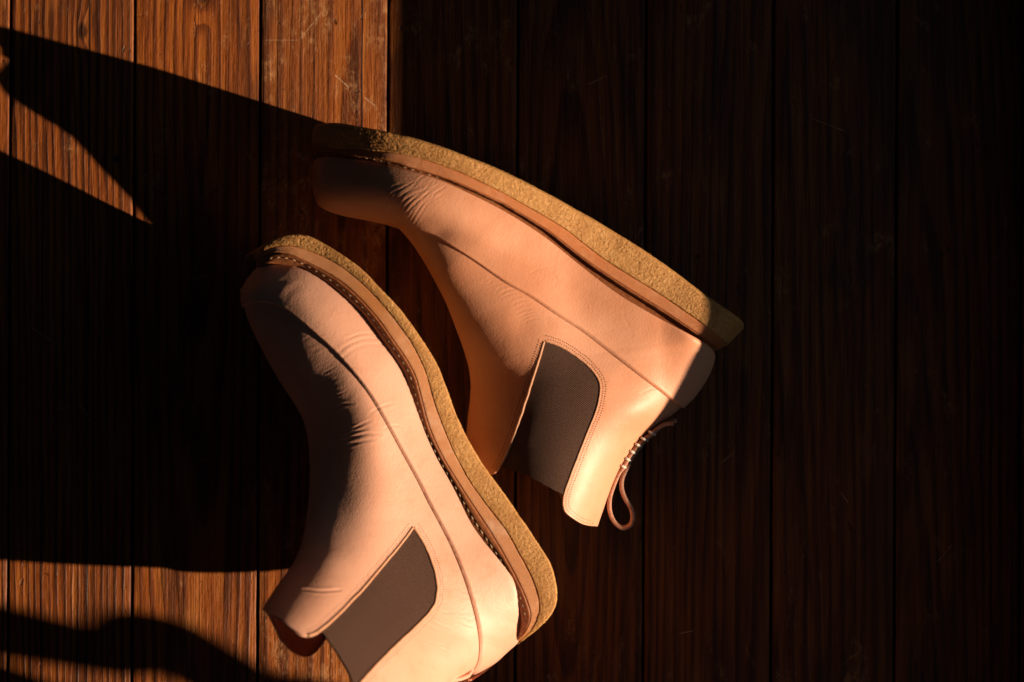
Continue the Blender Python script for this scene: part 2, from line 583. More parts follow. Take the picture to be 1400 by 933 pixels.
def plank(x0, x1, tilt, seed, style, zoff):
    """board along Y with rounded, nibbled long edges"""
    wdt = x1 - x0
    rs = np.random.RandomState(seed)
    ny = 420
    ys = np.linspace(-0.42, 0.42, ny)
    ys = np.r_[-1.3, -0.9, -0.6, ys, 0.6, 0.9, 1.3]
    e = 0.0011
    prof = [(-wdt / 2, -0.020), (-wdt / 2, -e * 1.2), (-wdt / 2 + 0.15 * e, -e * 0.45), (-wdt / 2 + 0.5 * e, -e * 0.14), (-wdt / 2 + 1.1 * e, -0.00002)]
    xs_in = np.linspace(-wdt / 2 + 0.006, wdt / 2 - 0.006, 9)
    prof = prof + [(x, 0) for x in xs_in] + [(-a, b) for a, b in prof[::-1]]
    prof = np.array(prof)
    npf = len(prof)
    V = np.zeros((len(ys), npf, 3))
    V[..., 0] = prof[None, :, 0]
    V[..., 1] = ys[:, None]
    V[..., 2] = prof[None, :, 1]
    for side, idx in ((0, range(0, 5)), (1, range(npf - 5, npf))):
        q = np.stack([ys * 55, np.full_like(ys, seed + side * 9.1), ys * 0], -1)
        nib = fbm(q, 4)
        chip = np.clip(fbm(np.stack([ys * 38, np.full_like(ys, seed * 3 + side * 5.3), ys * 0], -1), 3) - 0.85, 0, 1) * style.get('chip', 0.4)
        dxx = (0.00022 * nib + 0.0035 * chip)
        sgn = 1 if side == 0 else -1
        for k in idx:
            f = {0: 0.6, 1: 1, 2: 1, 3: 0.9, 4: 0.7}[k if side == 0 else npf - 1 - k]
            V[:, k, 0] += sgn * np.abs(dxx) * f
            if f >= 0.7:
                V[:, k, 2] -= np.clip(chip, 0, 1) * 0.0015 * (f if f > 0.7 else 0.2)
    # gentle cupping
    xx = V[..., 0] / (wdt / 2)
    V[..., 2] += np.where(V[..., 2] > -0.01, -0.0003 * xx ** 2, 0)
    n0, n1 = V.shape[:2]
    idx = np.arange(n0 * n1).reshape(n0, n1)
    F = np.stack([idx[:-1, :-1], idx[:-1, 1:], idx[1:, 1:], idx[1:, :-1]], -1).reshape(-1, 4)
    o = mesh_obj('floor_plank', V.reshape(-1, 3), [F[:, ::-1].copy()[:, ::-1]], wood_mat('old_pine', seed, style), floor)
    o.location = ((x0 + x1) / 2, 0, zoff)
    o.rotation_euler = (0, 0, tilt)
    return o


# seam centres at the picture's mid height, in photograph pixels
seams = [-335, -162, 12, 181.5, 353.5, 528.5, 706, 881.5, 1056, 1225, 1397, 1568, 1742]
styles = [
    dict(z0=0.05, slope=0.02, warp=0.02, x0=0.05, freq=190),
    dict(z0=0.06, slope=0.02, warp=0.02, x0=0.06, freq=190, chip=0.9),
    dict(z0=0.03, slope=0.03, warp=0.014, x0=0.085, freq=215, worn=0.15, knots=[(0.008, 0.212, 0.006), (0.030, 0.125, 0.003)], chip=1.0, con=0.42, cracks=[-0.0195, 0.012]),
    dict(z0=0.012, slope=-0.05, warp=0.020, x0=-0.004, freq=150, worn=0.35, knots=[(0.004, 0.238, 0.009)], chip=0.5, con=0.34),
    dict(z0=0.008, slope=0.03, warp=0.030, x0=-0.022, freq=120, worn=1.0, chip=0.6, con=0.26, cracks=[0.026],
         scratch=[(0.0075, 0.1820, 0.0180, 0.1730, 0.0003), (0.0275, 0.1670, 0.0360, 0.1605, 0.0003), (-0.041, 0.2055, -0.016, 0.2055, 0.00014), (-0.017, 0.2055, -0.001, 0.225, 0.00014)]),
    dict(z0=0.03, slope=0.05, warp=0.02, x0=0.03, freq=150, worn=0.3),
    dict(z0=0.004, slope=0.09, warp=0.02, x0=0.006, freq=140, worn=0.3),
    dict(z0=0.04, slope=0.02, warp=0.02, x0=-0.05, freq=180, worn=0.2),
    dict(z0=0.06, slope=0.02, warp=0.02, x0=0.06, freq=170, worn=0.2),
    dict(z0=0.03, slope=0.04, warp=0.02, x0=0.03, freq=170, worn=0.2),
    dict(z0=0.05, slope=0.02, warp=0.02, x0=0.04, freq=170),
    dict(z0=0.05, slope=0.02, warp=0.02, x0=0.05, freq=170),
]
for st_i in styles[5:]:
    st_i['tone'] = 0.42  # boards right of the sunlit floor: extra shade put into their colour
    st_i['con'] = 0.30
zj = [0, -0.0002, 0.0001, -0.0003, 0.0002, 0, -0.0002, 0.0002, 0, -0.0001, 0.0001, 0]
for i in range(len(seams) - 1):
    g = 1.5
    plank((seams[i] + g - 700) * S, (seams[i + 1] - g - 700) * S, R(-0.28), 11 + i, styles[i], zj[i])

# low wall under the window the sun comes through (right of the picture)
WX = 0.42
SILL_X = (530 - 700) * S
SILL_H = (WX - SILL_X) / math.cos(R(SUN_AZ)) * math.tan(R(SUN_EL))


def box(name, a, b, mat, parent=None):
    (x0, y0, z0), (x1, y1, z1) = a, b
    bm = bmesh.new()
    vs_ = [bm.verts.new(v) for v in ((x0, y0, z0), (x1, y0, z0), (x1, y1, z0), (x0, y1, z0), (x0, y0, z1), (x1, y0, z1), (x1, y1, z1), (x0, y1, z1))]
    for f in ((3, 2, 1, 0), (4, 5, 6, 7), (0, 1, 5, 4), (1, 2, 6, 5), (2, 3, 7, 6), (3, 0, 4, 7)):
        bm.faces.new([vs_[k] for k in f])
    bmesh.ops.bevel(bm, geom=bm.edges[:], offset=0.002, segments=2, affect='EDGES')
    me = bpy.data.meshes.new(name)
    bm.to_mesh(me)
    bm.free()
    me.materials.append(mat)
    o = bpy.data.objects.new(name, me)
    C.objects.link(o)
    o.parent = parent
    return o


lw = box('low_wall', (WX, -1.2, 0.0), (WX + 0.12, 1.2, SILL_H), PLASTER)
lw['kind'] = 'structure'


# ------------------------------------------------------------------ boot upper surface
class Upper:
    """knots: Fx,Fy, Bx,By, half depth, centre height, feather factor, crest position (mm for depths)"""

    def __init__(s, knots, nv=150, nh=56, step=1.25, feather=0.93, pull=3.2, flat_hidden=1.0, lift=None, zs=1.0, roll=0.0, rolldir=(0, 0), expo=2.1, low=None, creases=(), dents=(), seed=0):
        K = np.array(knots, float)
        n = [max(2, int(round(max(np.hypot(*(K[i + 1, :2] - K[i, :2])), np.hypot(*(K[i + 1, 2:4] - K[i, 2:4]))) / step))) for i in range(len(K) - 1)]
        G = catmull(K, n)
        # even out depth changes along the boot, away from the toe
        kk = np.hanning(101)
        kk /= kk.sum()
        wgt_ = np.clip((np.arange(len(G)) - 90) / 90, 0, 1)[:, None]
        SM = np.stack([np.convolve(np.pad(G[:, c], 50, mode='edge'), kk, 'valid') for c in range(4, G.shape[1])], -1)
        keep = G[:, 6:7].copy()
        G[:, 4:] = G[:, 4:] * (1 - wgt_) + SM * wgt_
        G[:, 6:7] = keep
        U = len(G)
        dBF = G[:, 0:2] - G[:, 2:4]
        G[:, 2:4] += dBF / np.maximum(np.linalg.norm(dBF, axis=1, keepdims=True), 1) * (pull * np.clip(G[:, 6:7] / 0.88, 0, 1)) * np.clip(np.linalg.norm(dBF, axis=1, keepdims=True) / 60, 0, 1)
        pv = (1 - np.cos(np.pi * np.arange(nv + 1) / nv)) / 2
        pv = 0.6 * pv + 0.4 * np.linspace(0, 1, nv + 1)
        ph = (1 - np.cos(np.pi * np.arange(nh + 1) / nh)) / 2
        h = np.clip(G[:, 4], 0, None) * MM * zs
        zc = G[:, 5] * MM * zs
        LF = lift if lift is not None else (lambda q: q[..., 0] * 0)
        kf = np.clip(G[:, 6], 0, 1)
        pm = G[:, 7]
        ex = G[:, 8][:, None] if G.shape[1] > 8 else expo

        def prof(p):
            p = p[None, :]
            a = np.clip(1 - p / pm[:, None], 0, 1)
            left = (1 - a ** ex) ** (1 / ex)
            q = np.clip((p - pm[:, None]) / (1 - pm[:, None]), 0, 1)
            ww = np.clip(kf / 0.88, 0, 1)[:, None]
            right = ww * (1 - (1 - feather) * q ** 1.6) + (1 - ww) * (1 - q ** 2.3) ** (1 / 2.3)
            f = np.where(p < pm[:, None], left, right)
            # round the crest off
            m = p.shape[1]
            hw = m // 7
            k_ = np.hanning(2 * hw + 3)[1:-1]
            k_ /= k_.sum()
            g = np.stack([np.convolve(np.pad(r_, hw, mode='edge'), k_, 'valid') for r_ in f])
            x_ = np.linspace(0, 1, m)
            wq = st(x_, 0.10, 0.32) * (1 - st(x_, 0.80, 0.95))
            return f * (1 - wq) + g * wq

        def pxy(p, B):
            return G[:, None, 0:2] * (1 - p)[None, :, None] + B[:, None, :] * p[None, :, None]

        fv = prof(pv)
        zv = zc[:, None] + h[:, None] * fv
        pxv = pxy(pv, G[:, 2:4])
        Vv = world(pxv, zv + LF(pxv) * MM)
        fh = prof(ph)
        zh = zc[:, None] - h[:, None] * fh * (flat_hidden + (1 - flat_hidden) * kf / 0.88)[:, None]
        pxh = pxy(ph, G[:, 2:4])
        Vh = world(pxh, zc[:, None] + h[:, None] * fh + LF(pxh) * MM)
        Vh[..., 2] = zh + LF(pxh) * MM
        # the foot is rolled: its hidden side lies further from the sole edge
        sp = np.linalg.norm(G[:, 2:4] - G[:, 0:2], axis=1) * S
        sh = (kf / 0.88 * np.minimum(2 * h * math.tan(roll), 0.45 * sp))[:, None, None] * np.array([rolldir[0], -rolldir[1], 0])[None, None, :] * ph[None, :, None]
        Vh = Vh + sh
        if low is not None:
            u0, lx, ly = low
            r = np.clip((np.arange(U) / U - u0) / (1 - u0), 0, 1)
            r = r * r * (3 - 2 * r)
            rp = np.clip(ph / 0.10, 0, 1) * (1 - 0.5 * np.clip((ph - 0.3) / 0.3, 0, 1))
            Vh[..., 0] += r[:, None] * rp[None, :] * lx * S
            Vh[..., 1] -= r[:, None] * rp[None, :] * ly * S
        s.pos = np.concatenate([Vh[:, ::-1][:, :-1], Vv], 1)
        s.px = np.concatenate([pxh[:, ::-1][:, :-1], pxv], 1)
        s._pull = None
        s.vis = nh                      # column index where the visible side starts
        s.U, s.W = s.pos.shape[:2]
        s.calc_normals()
        P3 = s.pos / MM
        d = 0.26 * fbm(P3 / 34 + seed, 2) + 0.03 * fbm(P3 / 7 + seed, 2)
        d = d * np.clip(np.abs(s.pos[..., 2] - zc[:, None] - LF(s.px) * MM) / (6 * MM), 0, 1)
        flat = s.px.reshape(-1, 2)
        cr = np.zeros(len(flat))
        for line, dep, wid in creases:
            line = np.asarray(line, float)
            lo_, hi_ = line.min(0) - 4 * wid, line.max(0) + 4 * wid
            m = ((flat >= lo_) & (flat <= hi_)).all(1)
            if m.any():
                L = smooth_line(line, 5)
                dd = seg_dist(flat[m], L, False)
                # fade at the ends
                e = np.minimum(np.linalg.norm(flat[m] - line[0], axis=1), np.linalg.norm(flat[m] - line[-1], axis=1))
                fade = np.clip(e / (3.0 * wid), 0, 1)
                x = dd / wid
                cr[m] += dep * fade * (-np.exp(-x * x) + 0.55 * np.exp(-(x - 1.9) ** 2 * 1.3))
        for x_, y_, rx_, ry_, dep in dents:
            q = ((flat[:, 0] - x_) / rx_) ** 2 + ((flat[:, 1] - y_) / ry_) ** 2
            cr += dep * np.exp(-q)
        s.disp = (d + cr.reshape(d.shape)) * MM
        s.pos = s.pos + s.nrm * s.disp[..., None]
        s.calc_normals()

    def calc_normals(s):
        du = np.gradient(s.pos, axis=0)
        dv = np.gradient(s.pos, axis=1)
        n = np.cross(dv, du)
        l = np.linalg.norm(n, axis=2, keepdims=True)
        n = n / np.maximum(l, 1e-12)
        # make the visible side point up
        k = s.vis + (s.W - s.vis) // 2
        if n[s.U // 2, k, 2] < 0:
            n = -n
        s.nrm = n

    def patch(s, name, sd, off, mat, parent, rim=0.0, rim_mat=None, su=1, sv=1):
        """cut the region sd<0 (px) out of the surface; off(sd)->offset in m"""
        pos, nrm, px, sd = s.pos[::su, ::sv], s.nrm[::su, ::sv], s.px[::su, ::sv], sd[::su, ::sv]
        U, W = sd.shape
        ids = np.arange(U * W).reshape(U, W)
        quads = np.stack([ids[:-1, :-1], ids[:-1, 1:], ids[1:, 1:], ids[1:, :-1]], -1).reshape(-1, 4)
        f = sd.ravel()
        ins = f < 0
        cnt = ins[quads].sum(1)
        full = quads[cnt == 4]
        part = quads[(cnt > 0) & (cnt < 4)]
        P, N, X = pos.reshape(-1, 3), nrm.reshape(-1, 3), px.reshape(-1, 2)
        V = P + N * off(f)[:, None]
        off0 = float(off(np.array([-1e-6]))[0])
        newV, newN, newX, key = [], [], [], {}

        def cut(a, b):
            k = (a, b) if a < b else (b, a)
            if k not in key:
                t = f[a] / (f[a] - f[b])
                nn = N[a] * (1 - t) + N[b] * t
                pp = P[a] * (1 - t) + P[b] * t
                key[k] = U * W + len(newV)
                newV.append(pp + nn * off0)
                newN.append(nn)
                newX.append(X[a] * (1 - t) + X[b] * t)
            return key[k]
        polys, rims = [], []
        for q in part.tolist():
            poly, cuts = [], []
            for i in range(4):
                a, b = q[i], q[(i + 1) % 4]
                if ins[a]:
                    poly.append(a)
                if ins[a] != ins[b]:
                    c_ = cut(a, b)
                    poly.append(c_)
                    cuts.append((c_, bool(ins[a])))
            if len(poly) >= 3:
                polys.append(poly)
            if len(cuts) == 2:
                (c0, leave0), (c1, _) = cuts
                rims.append((c0, c1) if leave0 else (c1, c0))
        allV = np.concatenate([V, np.array(newV).reshape(-1, 3)])
        allX = np.concatenate([X, np.array(newX).reshape(-1, 2)])
        F = [full]
        for k in (3, 4, 5):
            pk = [p for p in polys if len(p) == k]
            if pk:
                F.append(np.array(pk))
        # rim: walls going inwards, own vertices so the edge stays crisp
        if rim > 0 and rims:
            nb = len(newV)
            base = U * W
            nv_ = np.array(newV)
            nn_ = np.array(newN)
            top = nv_.copy()
            bot = nv_ - nn_ * rim
            o1 = len(allV)
            allV = np.concatenate([allV, top, bot])
            allX = np.concatenate([allX, np.array(newX), np.array(newX)])
            rq = np.array([(a - base + o1, a - base + o1 + nb, b - base + o1 + nb, b - base + o1) for a, b in rims])
            F.append(rq)
        used = np.unique(np.concatenate([g.ravel() for g in F]))
        rem = np.full(len(allV), -1)
        rem[used] = np.arange(len(used))
        F = [rem[g] for g in F]
        uv = allX[used] * 0.5
        return mesh_obj(name, allV[used], F, mat, parent, uv=uv)

    def kd(s):
        k = kdtree.KDTree(s.U * (s.W - s.vis))
        X = s.px[:, s.vis:].reshape(-1, 2)
        s._P = s.pos[:, s.vis:].reshape(-1, 3)
        s._N = s.nrm[:, s.vis:].reshape(-1, 3)
        for i, (a, b) in enumerate(X.tolist()):
            k.insert((a, b, 0), i)
        k.balance()
        s._kd = k

    def at(s, pts):
        """surface position and normal below photograph pixels"""
        P, N = [], []
        for x, y in np.asarray(pts).tolist():
            r = s._kd.find_n((x, y, 0), 5)
            wgt = np.array([1 / (d * d + 0.02) for _, _, d in r])
            wgt /= wgt.sum()
            ii = [i for _, i, _ in r]
            P.append((s._P[ii] * wgt[:, None]).sum(0))
            N.append((s._N[ii] * wgt[:, None]).sum(0))
        P, N = np.array(P), np.array(N)
        return P, N / np.linalg.norm(N, axis=1, keepdims=True)


def tube(name, path, rad, mat, parent, nseg=8, closed=False, flat=None, up=None):
    """path (n,3); rad scalar or array; flat=(a,b) elliptical radii with up vector giving the b axis"""
    path = np.asarray(path, float)
    n = len(path)
    T = np.gradient(path, axis=0)
    T /= np.maximum(np.linalg.norm(T, axis=1, keepdims=True), 1e-12)
    upv = np.tile(np.array([0, 0, 1.0]), (n, 1)) if up is None else np.asarray(up, float)
    B = np.cross(T, upv)
    B /= np.maximum(np.linalg.norm(B, axis=1, keepdims=True), 1e-9)
    Nn = np.cross(B, T)
    rad = np.full(n, rad) if np.isscalar(rad) else np.asarray(rad)
    fa, fb = flat if flat else (1, 1)
    V = []
    for k in range(nseg):
        a = 2 * math.pi * k / nseg
        ca, sa = math.cos(a), math.sin(a)
        if flat:
            ca = math.copysign(abs(ca) ** 0.55, ca)
            sa = math.copysign(abs(sa) ** 0.55, sa)
        V.append(path + (rad * fa * ca)[:, None] * B + (rad * fb * sa)[:, None] * Nn)
    V = np.stack(V, 1)
    idx = np.arange(n * nseg).reshape(n, nseg)
    a = idx
    b = np.roll(idx, -1, 1)
    F = np.stack([a[:-1], b[:-1], b[1:], a[1:]], -1).reshape(-1, 4)
    faces = [tuple(f) for f in F.tolist()] + [tuple(idx[0][::-1].tolist()), tuple(idx[-1].tolist())]
    return mesh_obj(name, V.reshape(-1, 3), faces, mat, parent)


def offset_line(line, d):
    line = np.asarray(line, float)
    t = np.gradient(line, axis=0)
    t /= np.maximum(np.linalg.norm(t, axis=1, keepdims=True), 1e-9)
    return line + d * np.stack([-t[:, 1], t[:, 0]], -1)


def stitches(name, runs, mat, parent, length, radius, lift=0.0):
    """runs: list of (P, N, T) arrays; one joined mesh of little thread capsules"""
    V, F = [], []
    nr, ns = 5, 6
    for P, N, T in runs:
        for p, n, t in zip(P, N, T):
            b = np.cross(n, t)
            b /= max(np.linalg.norm(b), 1e-9)
            L = length * random.uniform(0.85, 1.08)
            base = len(V)
            for i in range(nr):
                a = (i / (nr - 1)) * 2 - 1
                rr = radius * math.sqrt(max(0.04, 1 - abs(a) ** 3))
                c_ = p + t * (a * L / 2) + n * (lift + radius * 0.3 - radius * 0.9 * a * a)
                for k in range(ns):
                    th = 2 * math.pi * k / ns
                    V.append(c_ + b * (rr * math.cos(th)) + n * (rr * math.sin(th)))
            for i in range(nr - 1):
                for k in range(ns):
                    k2 = (k + 1) % ns
                    F.append((base + i * ns + k, base + i * ns + k2, base + (i + 1) * ns + k2, base + (i + 1) * ns + k))
            F.append(tuple(base + k for k in range(ns))[::-1])
            F.append(tuple(base + (nr - 1) * ns + k for k in range(ns)))
    o = mesh_obj(name, V, F, mat, parent)
    o['kind'] = 'stuff'
    return o


def run_on(surf, line, pitch, lift=0.0):
    line = np.asarray(line, float)
    d = np.r_[0, np.cumsum(np.linalg.norm(np.diff(line, axis=0), axis=1))]
    n = int(d[-1] / pitch)
    L = arclen_resample(line, n + 1)
    P, N = surf.at(L)
    T = np.gradient(P, axis=0)
    T /= np.maximum(np.linalg.norm(T, axis=1, keepdims=True), 1e-9)
    return P + N * lift, N, T


# ------------------------------------------------------------------ sole
def interp_tab(tab, t):
    tab = np.array(tab, float)
    g = np.linspace(-0.2, 1.2, 561)
    v = np.interp(g, tab[:, 0], tab[:, 1])
    k = np.hanning(71)
    v = np.convolve(np.pad(v, 35, mode='edge'), k / k.sum(), 'valid')
    return np.interp(t, g, v)


def round_tab(tab, t, r0=0.10, r1=0.10):
    """half width with elliptical toe and heel ends"""
    v = interp_tab(tab, t)
    a = np.clip(t / r0, 0, 1)
    b = np.clip((1 - t) / r1, 0, 1)
    return v * (1 - (1 - a) ** 2.3) ** (1 / 2.3) * (1 - (1 - b) ** 2.3) ** (1 / 2.3)


def build_sole(parent, R0, R1, R2, R3, ws_tab, zc_tab, roll, rolldir, seed, strip=0.6, ends=(0.12, 0.12), n=1250, tdrop=3.6, deep=1.0, mid=None, lift=None, zs=1.0):
    LF = lift if lift is not None else (lambda q: q[..., 0] * 0)
    tt = np.linspace(0, 1, n)
    # more stations near the round ends
    tt = 0.85 * tt + 0.15 * (1 - np.cos(np.pi * tt)) / 2
    rails = []
    for Q in (R0, R1, R2, R3):
        D = arclen_resample(smooth_line(Q, 10), 1200)
        rails.append(np.stack([np.interp(tt, np.linspace(0, 1, 1200), D[:, c]) for c in range(2)], -1))
    r0, r1, r2, r3 = rails
    ws = round_tab(ws_tab, tt, *ends) * MM * zs
    zc = interp_tab(zc_tab, tt) * MM * zs
    rd = np.array([rolldir[0], -rolldir[1]])

    def ring(cols, disp=None, name='', mat=None, uvs=None, nz=1.0):
        """cols: list of (pixel rail array, drop mm) from the inner side outwards; mirrored to the hidden side"""
        Vt, Vb = [], []
        for rail, drop in cols:
            dz = np.minimum(np.asarray(drop) * MM, ws)
            z = zc + ws - dz + LF(rail) * MM
            w_ = world(rail, z)
            ln = tread_lean(dz) if rail is r0 else 0.0
            w_[:, :2] += np.multiply.outer(np.ones(len(w_)) * ln, rd) if np.isscalar(ln) else ln[:, None] * rd[None, :]
            Vt.append(w_)
            b = world(rail, z)
            b[:, 2] = zc - (ws - dz) + LF(rail) * MM
            lean = ((2 * ws - dz) * math.tan(roll) * (0.80 * st(tt, 0.0, 0.04) + 0.20 * st(tt, 0.05, 0.34)))[:, None] * rd[None, :]
            b[:, :2] += lean
            Vb.append(b)
        V = np.stack(Vt + Vb[::-1], 1)
        m = V.shape[1]
        idx = np.arange(len(V) * m).reshape(len(V), m)
        a, b = idx, np.roll(idx, -1, 1)
        F = np.stack([a[:-1], b[:-1], b[1:], a[1:]], -1).reshape(-1, 4)
        # outward normals from grid
        du = np.gradient(V, axis=0)
        dv = np.roll(V, -1, 1) - np.roll(V, 1, 1)
        N = np.cross(du, dv)
        N /= np.maximum(np.linalg.norm(N, axis=2, keepdims=True), 1e-12)
        k = len(cols) // 2
        if N[len(V) // 2, k, 2] < 0:
            N = -N
        if disp is not None:
            V = V + N * (disp(V)[..., None])
        L = np.r_[0, np.cumsum(np.linalg.norm(np.diff(r1 * 0.5, axis=0), axis=1))]
        uv = np.zeros((len(V), m, 2))
        uv[..., 0] = L[:, None]
        uv[..., 1] = np.arange(m)[None, :] * 0.8
        caps = [np.array([idx[0].tolist()]), np.array([idx[-1][::-1].tolist()])]
        return mesh_obj(name, V.reshape(-1, 3), [F] + caps, mat, parent, uv=uv.reshape(-1, 2))

    def lerp(a, b, t):
        return a * (1 - t) + b * t

    def tread_lean(dz):
        return np.maximum(dz - 1.5 * MM, 0) * math.tan(roll) * (0.80 * st(tt, 0.0, 0.04) + 0.20 * st(tt, 0.05, 0.34))

    def out(rail_a, rail_b, mm):
        d = rail_b - rail_a
        d /= np.maximum(np.linalg.norm(d, axis=1, keepdims=True), 1e-9)
        return rail_b + d * (mm / 0.5)
    # crepe: from the midsole joint outwards to the tread
    cols = [(r1, 14), (r1, 3.0), (r1, 0.9)]
    for t in np.linspace(0.03, 0.90, 40):
        cols.append((lerp(r1, r0, t), 0.25 + 0.5 * (2 * t - 1) ** 2 - 0.35))
    cols += [(lerp(r1, r0, 0.945), 0.9), (lerp(r1, r0, 0.975), 1.5), (r0, 2.6), (r0, 4), (r0, 6), (r0, 9), (r0, 13), (r0, 19), (r0, 27), (r0, 38)]

    def crepe_disp(V):
        P = V / MM
        return (0.10 * fbm(P / 1.6 + seed, 2, gain=0.7) + 0.10 * vnoise(P / 0.75 + seed) + 0.22 * fbm(P / 13 + seed, 2)) * MM
    crepe = ring(cols, crepe_disp, 'crepe_sole', CREPE)
    # midsole wall, a hair inside the crepe
    cols = [(lerp(r2, r1, -0.1), 9), (r2, 3.0), (lerp(r2, r1, 0.02), 1.6), (lerp(r2, r1, 0.08), 1.05)]
    for t in np.linspace(0.15, 0.92, 8):
        cols.append((lerp(r2, r1, t), 0.8))
    cols += [(lerp(r2, r1, 0.99), 1.1), (r1, 3.0), (out(r2, r1, 1.0), 9)]
    ring(cols, lambda V: 0.10 * fbm(V / MM / np.array([9, 9, 3.0]) + seed, 3) * MM, 'midsole', mid or MIDSOLE)
    # welt: a sloping strip, then the stitched channel against the leather
    c1 = lerp(r2, r3, strip)
    c2 = lerp(r2, r3, min(0.97, strip + 0.16))
    cols = [(out(r2, r3, 7.0), 12), (out(r2, r3, 2.0), 6.5), (lerp(r2, r3, 0.98), 5.4 * deep), (c2, 4.9 * deep), (lerp(c1, c2, 0.35), 4.2 * deep), (c1, 2.1), (lerp(r2, c1, 0.85), 1.8), (lerp(r2, c1, 0.5), 1.35),
            (lerp(r2, c1, 0.12), 1.0), (lerp(r2, c1, 0.0), 1.4), (lerp(r2, r1, 0.05), 2.6), (lerp(r2, r1, 0.08), 10)]
    welt = ring(cols, lambda V: 0.10 * fbm(V / MM / 3 + seed, 3) * MM, 'welt', WELT)
    # thread dashes standing in the channel
    tr = lerp(r2, r3, min(0.93, strip + 0.13))
    dz = np.minimum(tdrop * MM, ws)
    path = world(tr, zc + ws - dz + LF(tr) * MM)
    d = np.r_[0, np.cumsum(np.linalg.norm(np.diff(path, axis=0), axis=1))]
    pitch = 5.4 * MM
    m = int(d[-1] / pitch)
    q = np.linspace(pitch, d[-1] - pitch, m)
    P = np.stack([np.interp(q, d, path[:, c]) for c in range(3)], -1)
    T = np.stack([np.interp(q + 1e-3, d, path[:, c]) for c in range(3)], -1) - P
    T /= np.maximum(np.linalg.norm(T, axis=1, keepdims=True), 1e-9)
    N = np.tile([0, 0, 1.0], (m, 1))
    N = N - (N * T).sum(1, keepdims=True) * T
    N /= np.linalg.norm(N, axis=1, keepdims=True)
    stitches('welt_stitching', [(P, N, T)], THREAD, welt, 4.1 * MM, 0.50 * MM)
    return crepe, welt


def fuzz(parent, crepe, count, seed):
    """short rubber hairs standing off the cut crepe edge"""
    rs = np.random.RandomState(seed)
    me = crepe.data
    nv = len(me.vertices)
    co = np.empty(nv * 3, np.float32)
    me.vertices.foreach_get('co', co)
    co = co.reshape(-1, 3)
    no = np.empty(nv * 3, np.float32)
    me.vertices.foreach_get('normal', no)
    no = no.reshape(-1, 3)
    ok = np.where(co[:, 2] > 0.035)[0]
    pick = rs.choice(ok, count)
    V, F = [], []
    for i in pick:
        p, n = co[i] - no[i] * 1e-4, no[i]
        d = n + rs.normal(0, 0.45, 3)
        d /= np.linalg.norm(d)
        L = rs.uniform(0.35, 1.15) * MM
        s1 = np.cross(d, rs.normal(0, 1, 3))
        s1 /= np.linalg.norm(s1)
        w_ = rs.uniform(0.06, 0.16) * MM
        s2 = np.cross(d, s1)
        b = len(V)
        V += [p + s1 * w_, p - s1 * w_ * 0.6 + s2 * w_, p - s1 * w_ * 0.6 - s2 * w_, p + d * L + rs.normal(0, 0.15, 3) * L]
        F += [(b, b + 1, b + 3), (b + 1, b + 2, b + 3), (b + 2, b, b + 3)]
    o = mesh_obj('crepe_fuzz', V, F, CREPE, crepe)
    o['kind'] = 'stuff'




def dress(boot, up, hole, gore_bottom, seam, leather, gore_material, seam_ext):
    """cut the leather, the lower band and the elastic out of the boot's surface"""
    flat = up.px.reshape(-1, 2)
    sh = (up.U, up.W)
    sdH = poly_sd(flat, hole).reshape(sh)
    sdS = line_side_sd(flat, seam).reshape(sh) * seam_ext      # negative = band side
    sdG = line_side_sd(flat, gore_bottom).reshape(sh)
    # leather: everything outside the hole, stopping a little under the band
    reg = np.maximum(-sdH, -(sdS + 9))
    lead = up.patch('leather_upper', reg, lambda s_: (0.0 - 0.5 * np.exp(-(s_ / 2.2) ** 2) * 0) * MM + 0 * s_, leather, boot, rim=1.7 * MM)
    band = up.patch('lower_band', sdS, lambda s_: (0.6 + 1.15 * st(-s_, 0, 2.6) - 0.10 * st(-s_, 2.4, 7)) * MM, leather, boot, rim=1.2 * MM)
    g = np.maximum(sdH - 5, -sdG)
    gore = up.patch('elastic_gore', g, lambda s_: (-0.55 + 0.15 * st(-s_, 8, 30)) * MM, gore_material, boot, rim=1.2 * MM)
    return lead, band, gore


# ------------------------------------------------------------------ upper boot in the picture
bootA = empty('ankle_boot')
bootA['label'] = 'upper boot lying with its pull loop and laced heel strap in view'
bootA['category'] = 'boot'
bootA['group'] = 'pair of tan leather ankle boots on the floor'

